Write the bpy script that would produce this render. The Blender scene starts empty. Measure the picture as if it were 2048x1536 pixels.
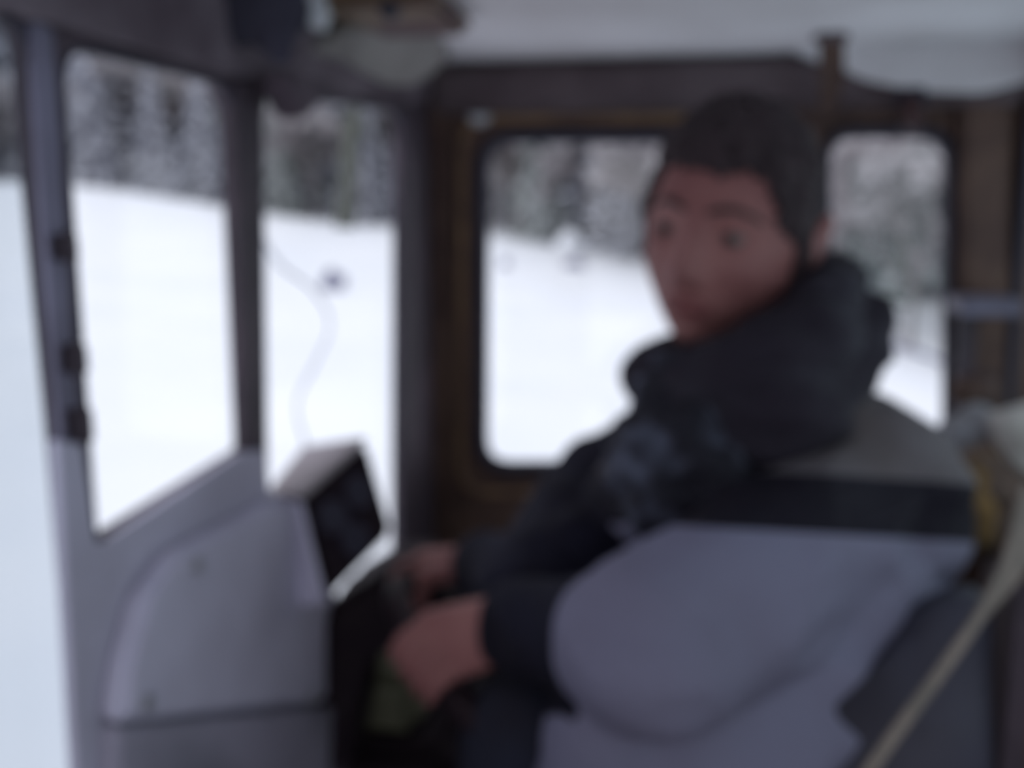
import bpy, bmesh, math, random
from mathutils import Vector as V, Matrix as M, Quaternion, noise
C = bpy.context.scene.collection
scn = bpy.context.scene
# ------------------------------------------------------------------ camera, sky, exposure
F = 2000.0; YAW = math.radians(10); PIT = math.radians(9.6); EYE = V((0, 0, 2.3))
cam = bpy.data.objects.new('camera', bpy.data.cameras.new('camera')); C.objects.link(cam)
cam.location = EYE; cam.rotation_euler = (math.pi/2-PIT, 0, YAW)
cam.data.sensor_width = 36; cam.data.lens = F*36/2048; cam.data.clip_start = 0.02; cam.data.clip_end = 600
DOF = True                                   # the photograph is badly out of focus
cam.data.dof.use_dof = DOF; cam.data.dof.focus_distance = 0.15
cam.data.dof.aperture_fstop = (cam.data.lens/1000)/0.0035
scn.camera = cam
w = bpy.data.worlds.new('overcast'); scn.world = w; w.use_nodes = True
bg = w.node_tree.nodes['Background']; bg.inputs['Color'].default_value = (0.945, 0.95, 1.0, 1); bg.inputs['Strength'].default_value = 1.12
sun = bpy.data.objects.new('sun', bpy.data.lights.new('sun', 'SUN')); C.objects.link(sun)
sun.data.energy = 0.15; sun.data.angle = math.radians(40); sun.rotation_euler = (math.radians(25), math.radians(-30), 0); sun.data.color = (1, .98, .96)
scn.view_settings.view_transform = 'Standard'; scn.view_settings.look = 'None'
scn.view_settings.gamma = 1; scn.view_settings.use_curve_mapping = False; scn.view_settings.exposure = 0.16

fw = V((-math.sin(YAW)*math.cos(PIT), math.cos(YAW)*math.cos(PIT), -math.sin(PIT)))
rt = V((math.cos(YAW), math.sin(YAW), 0)); up = rt.cross(fw)
def ray(px, py): return fw + rt*((px-1024)/F) + up*((768-py)/F)
def P(px, py, d): return EYE + ray(px, py)*d
def aX(px, py, X): r = ray(px, py); return EYE + r*(X/r.x)
def aY(px, py, Y): r = ray(px, py); return EYE + r*(Y/r.y)

# ------------------------------------------------------------------ materials
def mat(name, col, rough=.7, col2=None, scale=8, lo=.4, hi=.6, bump=0, bscale=40, metal=0, det=5, spec=.3, sheen=0):
    m = bpy.data.materials.new(name); m.use_nodes = True; nt = m.node_tree; b = nt.nodes['Principled BSDF']
    b.inputs['Roughness'].default_value = rough; b.inputs['Metallic'].default_value = metal
    b.inputs['Specular IOR Level'].default_value = spec
    b.inputs['Sheen Weight'].default_value = sheen
    b.inputs['Base Color'].default_value = (*col, 1)
    tc = nt.nodes.new('ShaderNodeTexCoord')
    if col2:
        n = nt.nodes.new('ShaderNodeTexNoise'); n.inputs['Scale'].default_value = scale; n.inputs['Detail'].default_value = det
        nt.links.new(tc.outputs['Object'], n.inputs['Vector'])
        r = nt.nodes.new('ShaderNodeValToRGB'); r.color_ramp.elements[0].position = lo; r.color_ramp.elements[1].position = hi
        r.color_ramp.elements[0].color = (*col, 1); r.color_ramp.elements[1].color = (*col2, 1)
        nt.links.new(n.outputs['Fac'], r.inputs['Fac']); nt.links.new(r.outputs['Color'], b.inputs['Base Color'])
    if bump:
        n2 = nt.nodes.new('ShaderNodeTexNoise'); n2.inputs['Scale'].default_value = bscale; n2.inputs['Detail'].default_value = 4
        nt.links.new(tc.outputs['Object'], n2.inputs['Vector'])
        bp = nt.nodes.new('ShaderNodeBump'); bp.inputs['Strength'].default_value = bump; bp.inputs['Distance'].default_value = .01
        nt.links.new(n2.outputs['Fac'], bp.inputs['Height']); nt.links.new(bp.outputs['Normal'], b.inputs['Normal'])
    return m
def glass_mat(name, tint):
    m = bpy.data.materials.new(name); m.use_nodes = True; nt = m.node_tree
    for n in list(nt.nodes): nt.nodes.remove(n)
    o = nt.nodes.new('ShaderNodeOutputMaterial'); t = nt.nodes.new('ShaderNodeBsdfTransparent'); t.inputs['Color'].default_value = (*tint, 1)
    g = nt.nodes.new('ShaderNodeBsdfGlossy'); g.inputs['Roughness'].default_value = .05
    mx = nt.nodes.new('ShaderNodeMixShader'); mx.inputs['Fac'].default_value = .04
    nt.links.new(t.outputs[0], mx.inputs[1]); nt.links.new(g.outputs[0], mx.inputs[2]); nt.links.new(mx.outputs[0], o.inputs[0])
    return m
def snow_tree_mat(name, a, b, snow, lo=.1, hi=.75):
    m = bpy.data.materials.new(name); m.use_nodes = True; nt = m.node_tree; bs = nt.nodes['Principled BSDF']; bs.inputs['Roughness'].default_value = .9
    bs.inputs['Specular IOR Level'].default_value = .1
    tc = nt.nodes.new('ShaderNodeTexCoord'); n = nt.nodes.new('ShaderNodeTexNoise'); n.inputs['Scale'].default_value = 1.1; n.inputs['Detail'].default_value = 4
    nt.links.new(tc.outputs['Object'], n.inputs['Vector'])
    r = nt.nodes.new('ShaderNodeValToRGB'); r.color_ramp.elements[0].position = .4; r.color_ramp.elements[1].position = .6
    r.color_ramp.elements[0].color = (*a, 1); r.color_ramp.elements[1].color = (*b, 1); nt.links.new(n.outputs['Fac'], r.inputs['Fac'])
    g = nt.nodes.new('ShaderNodeNewGeometry'); s = nt.nodes.new('ShaderNodeSeparateXYZ'); nt.links.new(g.outputs['Normal'], s.inputs[0])
    n3 = nt.nodes.new('ShaderNodeTexNoise'); n3.inputs['Scale'].default_value = .8; nt.links.new(tc.outputs['Object'], n3.inputs['Vector'])
    ad = nt.nodes.new('ShaderNodeMath'); ad.operation = 'MULTIPLY'; nt.links.new(s.outputs[2], ad.inputs[0]); 
    sc = nt.nodes.new('ShaderNodeMath'); sc.operation = 'MULTIPLY'; sc.inputs[1].default_value = 2; nt.links.new(n3.outputs['Fac'], sc.inputs[0]); nt.links.new(sc.outputs[0], ad.inputs[1])
    mr = nt.nodes.new('ShaderNodeMapRange'); mr.inputs[1].default_value = lo; mr.inputs[2].default_value = hi; nt.links.new(ad.outputs[0], mr.inputs[0])
    mx = nt.nodes.new('ShaderNodeMix'); mx.data_type = 'RGBA'; nt.links.new(mr.outputs[0], mx.inputs[0]); nt.links.new(r.outputs[0], mx.inputs[6]); mx.inputs[7].default_value = (*snow, 1)
    nt.links.new(mx.outputs[2], bs.inputs['Base Color'])
    return m
MT = dict(
 snow=mat('snow', (.84, .87, .92), .9, (.9, .92, .95), .35, .35, .65, bump=.25, bscale=3, spec=.1),
 frame=mat('dark_frame_paint', (.045, .034, .046), .55, (.09, .065, .085), 9, .45, .7, bump=.15),
 post=mat('worn_post_paint', (.10, .09, .13), .5, (.20, .19, .27), 7, .42, .62, bump=.2),
 grey=mat('grey_panel_paint', (.58, .56, .70), .6, (.43, .41, .51), 6, .35, .7, bump=.1),
 greyd=mat('dark_grey_panel', (.36, .34, .43), .7, (.25, .24, .30), 7, bump=.1),
 brown=mat('brown_trim_board', (.070, .040, .034), .7, (.12, .072, .056), 9, .4, .65, bump=.2),
 ochre=mat('ochre_trim', (.26, .16, .09), .6, (.15, .09, .06), 12),
 rubber=mat('black_rubber', (.030, .028, .045), .6),
 ceil=mat('stained_headliner', (.76, .74, .78), .9, (.54, .51, .53), 3.2, .35, .7, bump=.5, bscale=9),
 header=mat('header_vinyl', (.085, .062, .070), .85, (.13, .10, .11), 6, bump=.3, bscale=15),
 headerl=mat('worn_header_paint', (.075, .055, .070), .8, (.20, .165, .19), 7, .38, .68, bump=.3, bscale=15),
 visor=mat('visor_beige', (.30, .28, .27), .85, (.23, .21, .205), 5),
 navycloth=mat('navy_cloth', (.050, .048, .075), .95, (.035, .033, .05), 8, bump=.6, bscale=20),
 plastic=mat('black_plastic', (.014, .009, .014), .7, (.02, .014, .018), 15, spec=.1),
 topgrey=mat('lit_grey_top', (.30, .27, .29), .8, (.42, .38, .42), 10),
 wheel=mat('steering_wheel_plastic', (.018, .010, .014), .6, spec=.15),
 green=mat('olive_cover', (.07, .07, .045), .7, (.11, .11, .075), 12),
 skin=mat('skin', (.27, .118, .112), .6, (.20, .078, .078), 14, .35, .65, spec=.35),
 lips=mat('lips', (.17, .05, .055), .5), brow=mat('brow_hair', (.05, .03, .03), .9),
 eye=mat('eye_white', (.16, .125, .12), .25), iris=mat('iris', (.035, .03, .03), .2),
 hair=mat('dark_hair', (.024, .015, .019), .8, (.042, .028, .033), 60, bump=.5, bscale=150),
 jnavy=mat('navy_jacket', (.013, .013, .027), .9, (.009, .008, .015), 8, bump=.7, bscale=16, spec=.15),
 jblack=mat('black_band', (.010, .008, .015), .85, (.014, .012, .020), 9, bump=.6, bscale=16, spec=.15),
 jgrey=mat('slate_blue_jacket', (.200, .196, .285), .8, (.165, .155, .222), 5, .35, .65, bump=.6, bscale=11, spec=.15),
 jyoke=mat('charcoal_yoke', (.125, .112, .125), .85, (.095, .08, .085), 8, bump=.6, bscale=12, spec=.15),
 collar=mat('collar_cloth', (.017, .013, .022), .9, (.034, .032, .044), 12, .5, .75, bump=.6, bscale=25),
 scarf=mat('mottled_scarf', (.014, .013, .021), .9, (.10, .11, .16), 21, .50, .68, bump=.7, bscale=40),
 trous=mat('navy_trousers', (.016, .018, .034), .9, (.012, .011, .02), 8, bump=.5, bscale=14),
 boot=mat('black_boot', (.02, .018, .018), .5),
 seat=mat('dark_seat_vinyl', (.035, .025, .03), .6, (.06, .045, .05), 9),
 shade_vinyl=mat('shade_navy_vinyl', (.060, .058, .085), .6, (.045, .042, .058), 7, bump=.4, bscale=14),
 strap=mat('beige_webbing', (.22, .175, .155), .8, (.16, .135, .12), 30),
 bag=mat('brown_canvas', (.14, .10, .085), .9, (.20, .14, .10), 14), bago=mat('ochre_canvas', (.20, .12, .05), .9, (.14, .09, .04), 12),
 rag=mat('grey_rag', (.30, .30, .34), .95, (.20, .19, .20), 14, bump=.6, bscale=25), pale=mat('pale_cloth', (.55, .52, .50), .95, (.42, .39, .37), 18),
 red=mat('dark_red_plastic', (.045, .016, .018), .4), cable=mat('pale_cable', (.85, .86, .90), .6), box=mat('dark_wood_box', (.09, .05, .055), .6, (.16, .11, .07), 10),
 metal=mat('dull_metal', (.45, .45, .48), .4, metal=.6), palemetal=mat('pale_enamel', (.62, .64, .68), .5),
 glass=glass_mat('window_glass', (.97, .98, 1)), glass0=glass_mat('side_window_glass', (.80, .83, .86)), glass2=glass_mat('rear_window_glass', (.84, .93, .94)),
 bark=mat('bark', (.12, .10, .10), .9, (.2, .18, .18), 5), mossbark=mat('mossy_bark', (.12, .13, .105), .95, (.09, .095, .09), 4, bump=.5, bscale=8),
 rock=mat('rock', (.20, .20, .28), .9, (.3, .3, .38), 3),
)
MT['con'] = snow_tree_mat('misty_frosted_conifer', (.20, .225, .21), (.28, .31, .285), (.76, .79, .82), .25, 1.1)  # mist is put into these pale, low-contrast frost colours
MT['con2'] = snow_tree_mat('misty_frosted_conifer_blue', (.27, .28, .33), (.34, .35, .41), (.74, .76, .82), .25, 1.1)
MT['twig'] = snow_tree_mat('misty_frosted_twigs', (.34, .31, .32), (.45, .41, .42), (.78, .79, .82), .1, .9)

# ------------------------------------------------------------------ mesh helpers
def link(name, me, m=None, parent=None, smooth=False):
    me.name = name; o = bpy.data.objects.new(name, me); C.objects.link(o)
    if m is not None: me.materials.clear(); me.materials.append(m)
    if smooth:
        for p in me.polygons: p.use_smooth = True
    if parent is not None: setpar(o, parent)
    return o
def setpar(o, parent):
    o.parent = parent; o.matrix_parent_inverse = M.Identity(4)
    if parent.type == 'EMPTY': 
        o.data.transform(M.Translation(-parent.location))
def lb(o, label=None, cat=None, group=None, kind=None):
    if label: o['label'] = label
    if cat: o['category'] = cat
    if group: o['group'] = group
    if kind: o['kind'] = kind
    return o
def thing(name, loc, label, cat, group=None):
    o = bpy.data.objects.new(name, None); C.objects.link(o); o.location = loc; o.empty_display_size = .05
    return lb(o, label, cat, group)
def bm_me(bm, name='m'):
    bmesh.ops.recalc_face_normals(bm, faces=bm.faces)
    me = bpy.data.meshes.new(name); bm.to_mesh(me); bm.free(); return me
def bake(o, name='m'):
    bpy.context.view_layer.update()
    dg = bpy.context.evaluated_depsgraph_get(); me = bpy.data.meshes.new_from_object(o.evaluated_get(dg))
    d = o.data; bpy.data.objects.remove(o); return me
def rounded(pts, r, n=6):
    out = []; N = len(pts); rs = r if isinstance(r, (list, tuple)) else [r]*N
    for i in range(N):
        a, b, c = V(pts[i-1]), V(pts[i]), V(pts[(i+1) % N]); d1 = (a-b); d2 = (c-b)
        k = min(rs[i], d1.length*.48, d2.length*.48)
        if k < 1e-5: out.append(b); continue
        s, e = b+d1.normalized()*k, b+d2.normalized()*k
        for j in range(n+1):
            t = j/n; out.append(s*(1-t)**2 + b*2*t*(1-t) + e*t*t)
    return out
def frameX(X): return M(((0, 0, 1, X), (1, 0, 0, 0), (0, 1, 0, 0), (0, 0, 0, 1)))
def frameY(Y): return M(((1, 0, 0, 0), (0, 0, -1, Y), (0, 1, 0, 0), (0, 0, 0, 1)))
def plate2(outer, holes, mx, th, bev=.002):
    cu = bpy.data.curves.new('c', 'CURVE'); cu.dimensions = '2D'; cu.fill_mode = 'BOTH'; cu.extrude = th/2; cu.bevel_depth = bev; cu.bevel_resolution = 1
    for poly in [outer]+holes:
        s = cu.splines.new('POLY'); s.points.add(len(poly)-1); s.use_cyclic_u = True
        for p, q in zip(s.points, poly): p.co = (q[0], q[1], 0, 1)
    o = bpy.data.objects.new('c', cu); C.objects.link(o); me = bake(o); me.transform(mx); return me
def uvX(pts, X): return [V((q.y, q.z)) for q in (aX(px, py, X) for px, py in pts)]
def uvY(pts, Y): return [V((q.x, q.z)) for q in (aY(px, py, Y) for px, py in pts)]
def tube(pts, r, cyc=False, seg=8, smooth=True):
    cu = bpy.data.curves.new('c', 'CURVE'); cu.dimensions = '3D'; cu.bevel_depth = r; cu.bevel_resolution = 3; cu.use_fill_caps = True
    s = cu.splines.new('POLY'); s.points.add(len(pts)-1); s.use_cyclic_u = cyc
    for p, q in zip(s.points, pts): p.co = (*q, 1)
    o = bpy.data.objects.new('c', cu); C.objects.link(o); return bake(o)
def crom(pts, n=8):
    out = []; q = [V(p) for p in pts]; q = [q[0]*2-q[1]]+q+[q[-1]*2-q[-2]]
    for i in range(1, len(q)-2):
        for j in range(n):
            t = j/n; a, b, c, d = q[i-1:i+3]
            out.append(.5*((2*b)+(c-a)*t+(2*a-5*b+4*c-d)*t*t+(3*b-a-3*c+d)*t**3))
    out.append(q[-2]); return out
def box(bm, lo, hi, bev=0):
    r = bmesh.ops.create_cube(bm, size=1); lo, hi = V(lo), V(hi)
    for v in r['verts']: v.co = V([lo[i]+(v.co[i]+.5)*(hi[i]-lo[i]) for i in range(3)])
    if bev:
        es = {e for v in r['verts'] for e in v.link_edges}; bmesh.ops.bevel(bm, geom=list(es), offset=bev, segments=2, affect='EDGES')
def boxme(lo, hi, bev=.004):
    bm = bmesh.new(); box(bm, lo, hi, bev); return bm_me(bm)
def prism(pts, ext, bev=.004):
    """polygon of 3D points thickened along the vector ext"""
    bm = bmesh.new(); vs = [bm.verts.new(p) for p in pts]; ws = [bm.verts.new(V(p)+V(ext)) for p in pts]; n = len(pts)
    bm.faces.new(vs); bm.faces.new(ws[::-1])
    for i in range(n): bm.faces.new((vs[i], vs[(i+1) % n], ws[(i+1) % n], ws[i]))
    if bev: bmesh.ops.bevel(bm, geom=list(bm.edges), offset=bev, segments=2, affect='EDGES', clamp_overlap=True)
    return bm_me(bm)
def cap(bm, a, ra, b, rb, seg=14, rings=5):
    """rounded cone from a to b"""
    a, b = V(a), V(b); ax = b-a; L = ax.length; ax = ax.normalized() if L > 1e-6 else V((0, 0, 1))
    q = ax.to_track_quat('Z', 'Y'); prof = []
    for i in range(rings+1):
        t = -math.pi/2 + math.pi/2*i/rings; prof.append((a+ax*(ra*math.sin(t)), ra*math.cos(t)))
    for i in range(rings+1):
        t = math.pi/2*i/rings; prof.append((b+ax*(rb*math.sin(t)), rb*math.cos(t)))
    rows = []
    for c, r in prof:
        if r < 1e-5: rows.append([bm.verts.new(c)]); continue
        rows.append([bm.verts.new(c + q @ V((math.cos(k*2*math.pi/seg)*r, math.sin(k*2*math.pi/seg)*r, 0))) for k in range(seg)])
    for r0, r1 in zip(rows, rows[1:]):
        for k in range(seg):
            k2 = (k+1) % seg
            f = [r0[k % len(r0)], r0[k2 % len(r0)], r1[k2 % len(r1)], r1[k % len(r1)]]
            f = list(dict.fromkeys(f))
            if len(f) > 2: bm.faces.new(f)
def chain(bm, pts, **k):
    for (a, ra), (b, rb) in zip(pts, pts[1:]): cap(bm, a, ra, b, rb, **k)
def ell(bm, c, r, rot=None, seg=24):
    t = bmesh.ops.create_uvsphere(bm, u_segments=seg, v_segments=seg//2, radius=1)
    mx = M.Translation(c) @ (rot.to_4x4() if rot else M.Identity(4)) @ M.Diagonal((*r, 1))
    for v in t['verts']: v.co = mx @ v.co
def remesh(bm, vox, smooth=4, fold=0, fscale=9, fdet=0):
    me = bpy.data.meshes.new('r'); bm.to_mesh(me); bm.free(); o = bpy.data.objects.new('r', me); C.objects.link(o)
    md = o.modifiers.new('r', 'REMESH'); md.mode = 'VOXEL'; md.voxel_size = vox
    s = o.modifiers.new('s', 'SMOOTH'); s.iterations = smooth; s.factor = .6
    me = bake(o)
    if fold:
        ns = [v.normal.copy() for v in me.vertices]
        for v, nn in zip(me.vertices, ns):
            p = v.co*fscale; p2 = V((p.x, p.y, p.z*1.8))
            d = 1-abs(noise.noise(p2))*2.6 + .5*noise.noise(p2*2.3+V((7, 3, 1)))
            v.co += nn*(fold*d)
    for p in me.polygons: p.use_smooth = True
    return me
def apply_rand(seed): random.seed(seed)

# ------------------------------------------------------------------ the ground
TAB = [(-900, 370, 60), (-300, 378, 60), (125, 374, 60), (400, 408, 60), (650, 446, 58), (800, 452, 55), (980, 468, 52), (1270, 520, 44), (1500, 570, 34), (1700, 615, 28), (1900, 690, 24), (2600, 800, 24)]
AZ = [(math.atan2(ray(px, 430).x, ray(px, 430).y), EYE.z-(y-430)/F*R, R) for px, y, R in TAB]
def tl(az):
    if az <= AZ[0][0]: return AZ[0][1:]
    for a, b in zip(AZ, AZ[1:]):
        if az <= b[0]:
            t = (az-a[0])/(b[0]-a[0]); return a[1]*(1-t)+b[1]*t, a[2]*(1-t)+b[2]*t
    return AZ[-1][1:]
def ground(x, y):
    r = math.hypot(x, y); az = math.atan2(x, y)
    if abs(az) > math.pi*.75: return 0
    z, R = tl(az); t = max(0, min(1, (r-6)/(R-6))); t = t*t*(3-2*t)
    h = z*t + max(0, r-R)*.10
    h += (.10*noise.noise(V((x*.16, y*.16, 2)))+.05*noise.noise(V((x*.5, y*.5, 5))))*min(1, r/8)
    return h*max(0, min(1, 2.2-abs(az)))
bm = bmesh.new(); rings = [0.3*1.075**k for k in range(84)]; NS = 220; rows = []
for r in rings: rows.append([bm.verts.new((r*math.sin(a*2*math.pi/NS), r*math.cos(a*2*math.pi/NS), ground(r*math.sin(a*2*math.pi/NS), r*math.cos(a*2*math.pi/NS)) if r > 4 else 0)) for a in range(NS)])
cv = bm.verts.new((0, 0, 0))
for a in range(NS): bm.faces.new((cv, rows[0][a], rows[0][(a+1) % NS]))
for r0, r1 in zip(rows, rows[1:]):
    for a in range(NS): bm.faces.new((r0[a], r0[(a+1) % NS], r1[(a+1) % NS], r1[a]))
lb(link('snow_ground', bm_me(bm), MT['snow'], smooth=True), kind='structure', label='snow-covered field rising gently to the forest')

# ------------------------------------------------------------------ cab shell
XW, YS, XR = -.41, 1.6, .47; FZ = 1.1; CZ = EYE.z+.232
def struct(name, me, m, parent=None, label=None, smooth=False):
    o = link(name, me, m, parent, smooth)
    if parent is None: o['kind'] = 'structure'
    if label: o['label'] = label
    return o
struct('floor', boxme((-.62, -.38, .0), (XR+.06, YS+.05, FZ), .01), MT['greyd'])
struct('ceiling', boxme((XW-.06, -.38, CZ), (XR+.06, YS+.05, CZ+.05), .006), MT['ceil'])
# front wall: dark frame with three openings, cut where the panes are
op0 = rounded(uvX([(-1100, 600), (-1100, 0), (56, 30), (76, 300), (130, 880), (188, 1620), (-1100, 1620)], XW), .03)
p1 = rounded(uvX([(116, 86), (466, 168), (496, 900), (200, 1085), (186, 1070)], XW), [.03, .045, .01, .015, .01])
p2 = rounded(uvX([(520, 180), (805, 222), (800, 1250), (560, 1420), (530, 1000)], XW), [.03, .05, .02, .02, .02])
outer = [V((-.37, FZ)), V((YS, FZ)), V((YS, CZ)), V((-.37, CZ))]
struct('wall_front', plate2(outer, [op0, p1, p2], frameX(XW-.006), .012, .002), MT['frame'])
def window(name, poly, mx, plane, gm, r=.007, off=0, label=None):
    w = struct(name, plate2(poly, [], mx, .005, 0), gm, label=label)
    pts = []
    for q in poly: pts.append(mx @ V((q[0], q[1], off)))
    link('gasket', tube(pts, r, True), MT['rubber'], w, True)
    return w
window('window_1', op0, frameX(XW-.006), 0, MT['glass0'], .003, .006)
window('window_2', p1, frameX(XW-.006), 0, MT['glass'], .003, .006)
window('window_3', p2, frameX(XW-.006), 0, MT['glass'], .003, .006)
# posts on the front wall
def postX(name, pts, X, th, m, bev=.004): return struct(name, prism([aX(a, b, X) for a, b in pts], (-th, 0, 0), bev), m)
postX('trim_1', [(62, 20), (110, 60), (127, 400), (162, 900), (187, 1100), (205, 1620), (172, 1620), (126, 900), (86, 400)], XW+.005, .005, MT['post'], .002)
postX('trim_2', [(468, 150), (522, 170), (516, 500), (530, 905), (498, 905), (482, 500)], XW+.006, .006, MT['frame'], .002)
postX('trim_3', [(-700, -300), (20, 28), (60, 22), (200, 70), (470, 150), (560, 165), (815, 208), (900, 190), (900, -60), (300, -300)], XW+.012, .012, MT['headerl'])
# lower grey panel of the front wall
struct('trim_4', prism([aX(a, b, XW+.008) for a, b in [(118, 880), (166, 890), (190, 1085), (208, 1090), (482, 906), (530, 900), (540, 988), (660, 1010), (672, 1200), (690, 1950), (200, 2300)]], (-.008, 0, 0), .001), MT['grey'])
# driver side wall
s1 = rounded(uvY([(962, 272), (1590, 268), (1590, 935), (960, 938)], YS), .055)
s2 = rounded(uvY([(1648, 262), (1905, 262), (1898, 1010), (1648, 1010)], YS), [.05, .05, .03, .03])
struct('wall_right', plate2([V((XW, FZ)), V((XR+.03, FZ)), V((XR+.03, CZ)), V((XW, CZ))], [s1, s2], frameY(YS+.02), .036, .003), MT['brown'])
window('window_4', s1, frameY(YS+.02), 0, MT['glass'], .013, .016)
window('window_5', s2, frameY(YS+.02), 0, MT['glass'], .011, .016)
# trims round the door window: ochre bead, a-pillar board, header
ob = rounded(uvY([(925, 236), (1625, 232), (1625, 985), (922, 985)], YS), .05)
struct('trim_5', tube([frameY(YS-.004) @ V((q[0], q[1], 0)) for q in ob], .006, True), MT['ochre'], smooth=True)
struct('trim_6', prism([aY(a, b, YS) for a, b in [(830, 190), (912, 190), (905, 600), (905, 1500), (800, 1500), (806, 600)]], (0, -.035, 0), .008), MT['brown'])
struct('trim_7', prism([V((XW, YS-.001, EYE.z+.155)), V((XR, YS-.001, EYE.z+.155)), V((XR, YS-.001, CZ)), V((XW, YS-.001, CZ))], (0, -.05, 0), .015), MT['header'])
struct('trim_8', prism([aY(a, b, YS) for a, b in [(1560, 120), (1640, 120), (1652, 260), (1625, 500), (1625, 1000), (1575, 1000), (1580, 300)]], (0, -.02, 0), .006), MT['brown'])
# near side wall: unseen, added to set the cab light; open doorway behind the viewpoint
struct('wall_left', plate2([V((XW, FZ)), V((XR, FZ)), V((XR, CZ)), V((XW, CZ))], [rounded([V((XW+.05, FZ+.12)), V((XR-.05, FZ+.12)), V((XR-.05, CZ-.03)), V((XW+.05, CZ-.03))], .05)], frameY(-.365), .03, .003), MT['greyd'])
struct('trim_11', prism([aY(a, b, YS-.05) for a, b in [(1530, 92), (1640, 118), (1720, 160), (1830, 184), (1960, 188), (2070, 160), (2070, 60), (1530, 60)]], (0, -.02, 0), .006), MT['ceil'])
# rear wall with a window, pillar
rw = rounded([V((-.30, EYE.z-.34)), V((1.574, EYE.z-.34)), V((1.574, EYE.z+.17)), V((-.30, EYE.z+.17))], .05)
struct('wall_back', plate2([V((-.37, FZ)), V((YS, FZ)), V((YS, CZ)), V((-.37, CZ))], [rw], frameX(XR+.02), .036, .003), MT['brown'])
window('window_6', rw, frameX(XR+.02), 0, MT['glass2'], .008, -.016)
struct('trim_9', prism([aY(a, b, YS-.002) for a, b in [(1912, 200), (2010, 190), (2010, 1500), (1905, 1500)]], (0, -.03, 0), .008), MT['brown'])

# ------------------------------------------------------------------ fittings on the front wall
def hinge(py0, py1, label):
    t = thing('hinge', aX(95+(py0-300)*.09, (py0+py1)/2, XW+.03), label, 'hinge', 'hinges on the left front post')
    xa = lambda y: 60+y*.083
    link('leaf', prism([aX(xa(py0)+8, py0, XW+.008), aX(xa(py0)+58, py0, XW+.008), aX(xa(py1)+58, py1, XW+.008), aX(xa(py1)+8, py1, XW+.008)], (-.004, 0, 0), .001), MT['frame'], t)
    link('pin', tube([aX(xa(py0)+35, py0-4, XW+.010), aX(xa(py1)+35, py1+4, XW+.010)], .005), MT['frame'], t, True)
hinge(470, 520, 'dark hinge on the left post, topmost of its three')
hinge(690, 745, 'dark hinge on the left post, between two others')
hinge(818, 880, 'dark hinge on the left post, just above the grey panel')
# raised grey engine cover with bevelled edge, dark toe panel under it
t = thing('engine_cover', aX(450, 1500, XW+.04), 'dusty blue-grey metal cover filling the lower left beside the steering column', 'panel')
link('cover_panel', prism([aX(a, b, XW+.028) for a, b in [(356, 1108), (545, 1008), (640, 1000), (655, 1190), (655, 1400), (246, 1445), (262, 1330), (300, 1190)]], (-.02, 0, 0), .005), MT['grey'], t)
link('lower_panel', prism([aX(a, b, XW+.024) for a, b in [(240, 1452), (680, 1410), (700, 1980), (215, 2250)]], (-.016, 0, 0), .003), MT['greyd'], t)
for (a, b) in [(385, 1130), (600, 1040), (285, 1405), (620, 1390)]:
    q = aX(a, b, XW+.026); link('bolt', tube([q, q+V((.006, 0, 0))], .006), MT['metal'], t, True)['label'] = 'small round bolt head'
# instrument housing above the dash
A, B, Cc, D = P(606, 1002, 1.0), P(738, 884, 1.07), P(790, 1062, 1.07), P(655, 1200, 1.0)
A2, B2, C2, D2 = P(542, 990, 1.04), P(612, 903, 1.13), P(660, 1100, 1.14), P(590, 1215, 1.04)
t = thing('instrument_housing', P(650, 1260, 1.0), 'black box-shaped instrument housing with a grey vinyl top standing under the centre window', 'dashboard')
bm = bmesh.new(); vs = [bm.verts.new(p) for p in (A, B, Cc, D, A2, B2, C2, D2)]
for f in ((0, 1, 2, 3), (7, 6, 5, 4), (0, 4, 5, 1), (1, 5, 6, 2), (2, 6, 7, 3), (3, 7, 4, 0)): bm.faces.new([vs[i] for i in f])
bmesh.ops.bevel(bm, geom=list(bm.edges), offset=.006, segments=2, affect='EDGES')
link('housing', bm_me(bm), MT['plastic'], t)
nn = (B-A).cross(A2-A).normalized()
if nn.dot(EYE-A) < 0: nn = -nn
link('top_pad', prism([A, B, B2, A2], nn*.008, .003), MT['topgrey'], t)['label'] = 'grey vinyl top pad toned as lit'  # grey vinyl pad; the lit top face is put into its lighter colour
side = (A-A2).cross(D-A).normalized()
if side.y > 0: side = -side
link('side_plate', prism([A, A2, D2, D], side*.006, .002), MT['grey'], t)
fn = (B-A).cross(D-A).normalized(); fn = fn if fn.dot(EYE-A) > 0 else -fn
for u, v_ in ((.3, .35), (.7, .35), (.5, .72)):
    c = A+(B-A)*u+(D-A)*v_; link('gauge', tube([c-fn*.002, c+fn*.004], .018), MT['rubber'], t, True)

# steering column shroud, wheel
W1, W2 = P(850, 1178, 1.15), P(866, 1335, .93); ta = math.radians(45); SR = .163; SY = (W1-W2).normalized(); SN0 = V((math.cos(ta), 0, math.sin(ta))); SN = (SN0-SY*SN0.dot(SY)).normalized(); SF = SN.cross(SY)
if SF.x > 0: SF = -SF
HD = (W1-W2).length/2; SC = (W1+W2)/2-SF*math.sqrt(SR*SR-HD*HD); AH = math.asin(HD/SR)
t = thing('steering_column', V((SC.x-.12, SC.y, FZ)), 'dark shrouded steering column rising from the floor under the wheel', 'steering column')
link('shroud', prism([P(a, b, 1.14) for a, b in [(664, 1208), (785, 1135), (870, 1150), (880, 1280), (715, 1300), (690, 1560), (600, 1560), (594, 1450), (630, 1350), (640, 1240)]], V((-.01, .12, 0)), .014), MT['plastic'], t)
link('shaft', tube([V((SC.x-.14, SC.y, FZ)), SC-SN*.05], .022), MT['plastic'], t, True)
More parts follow.
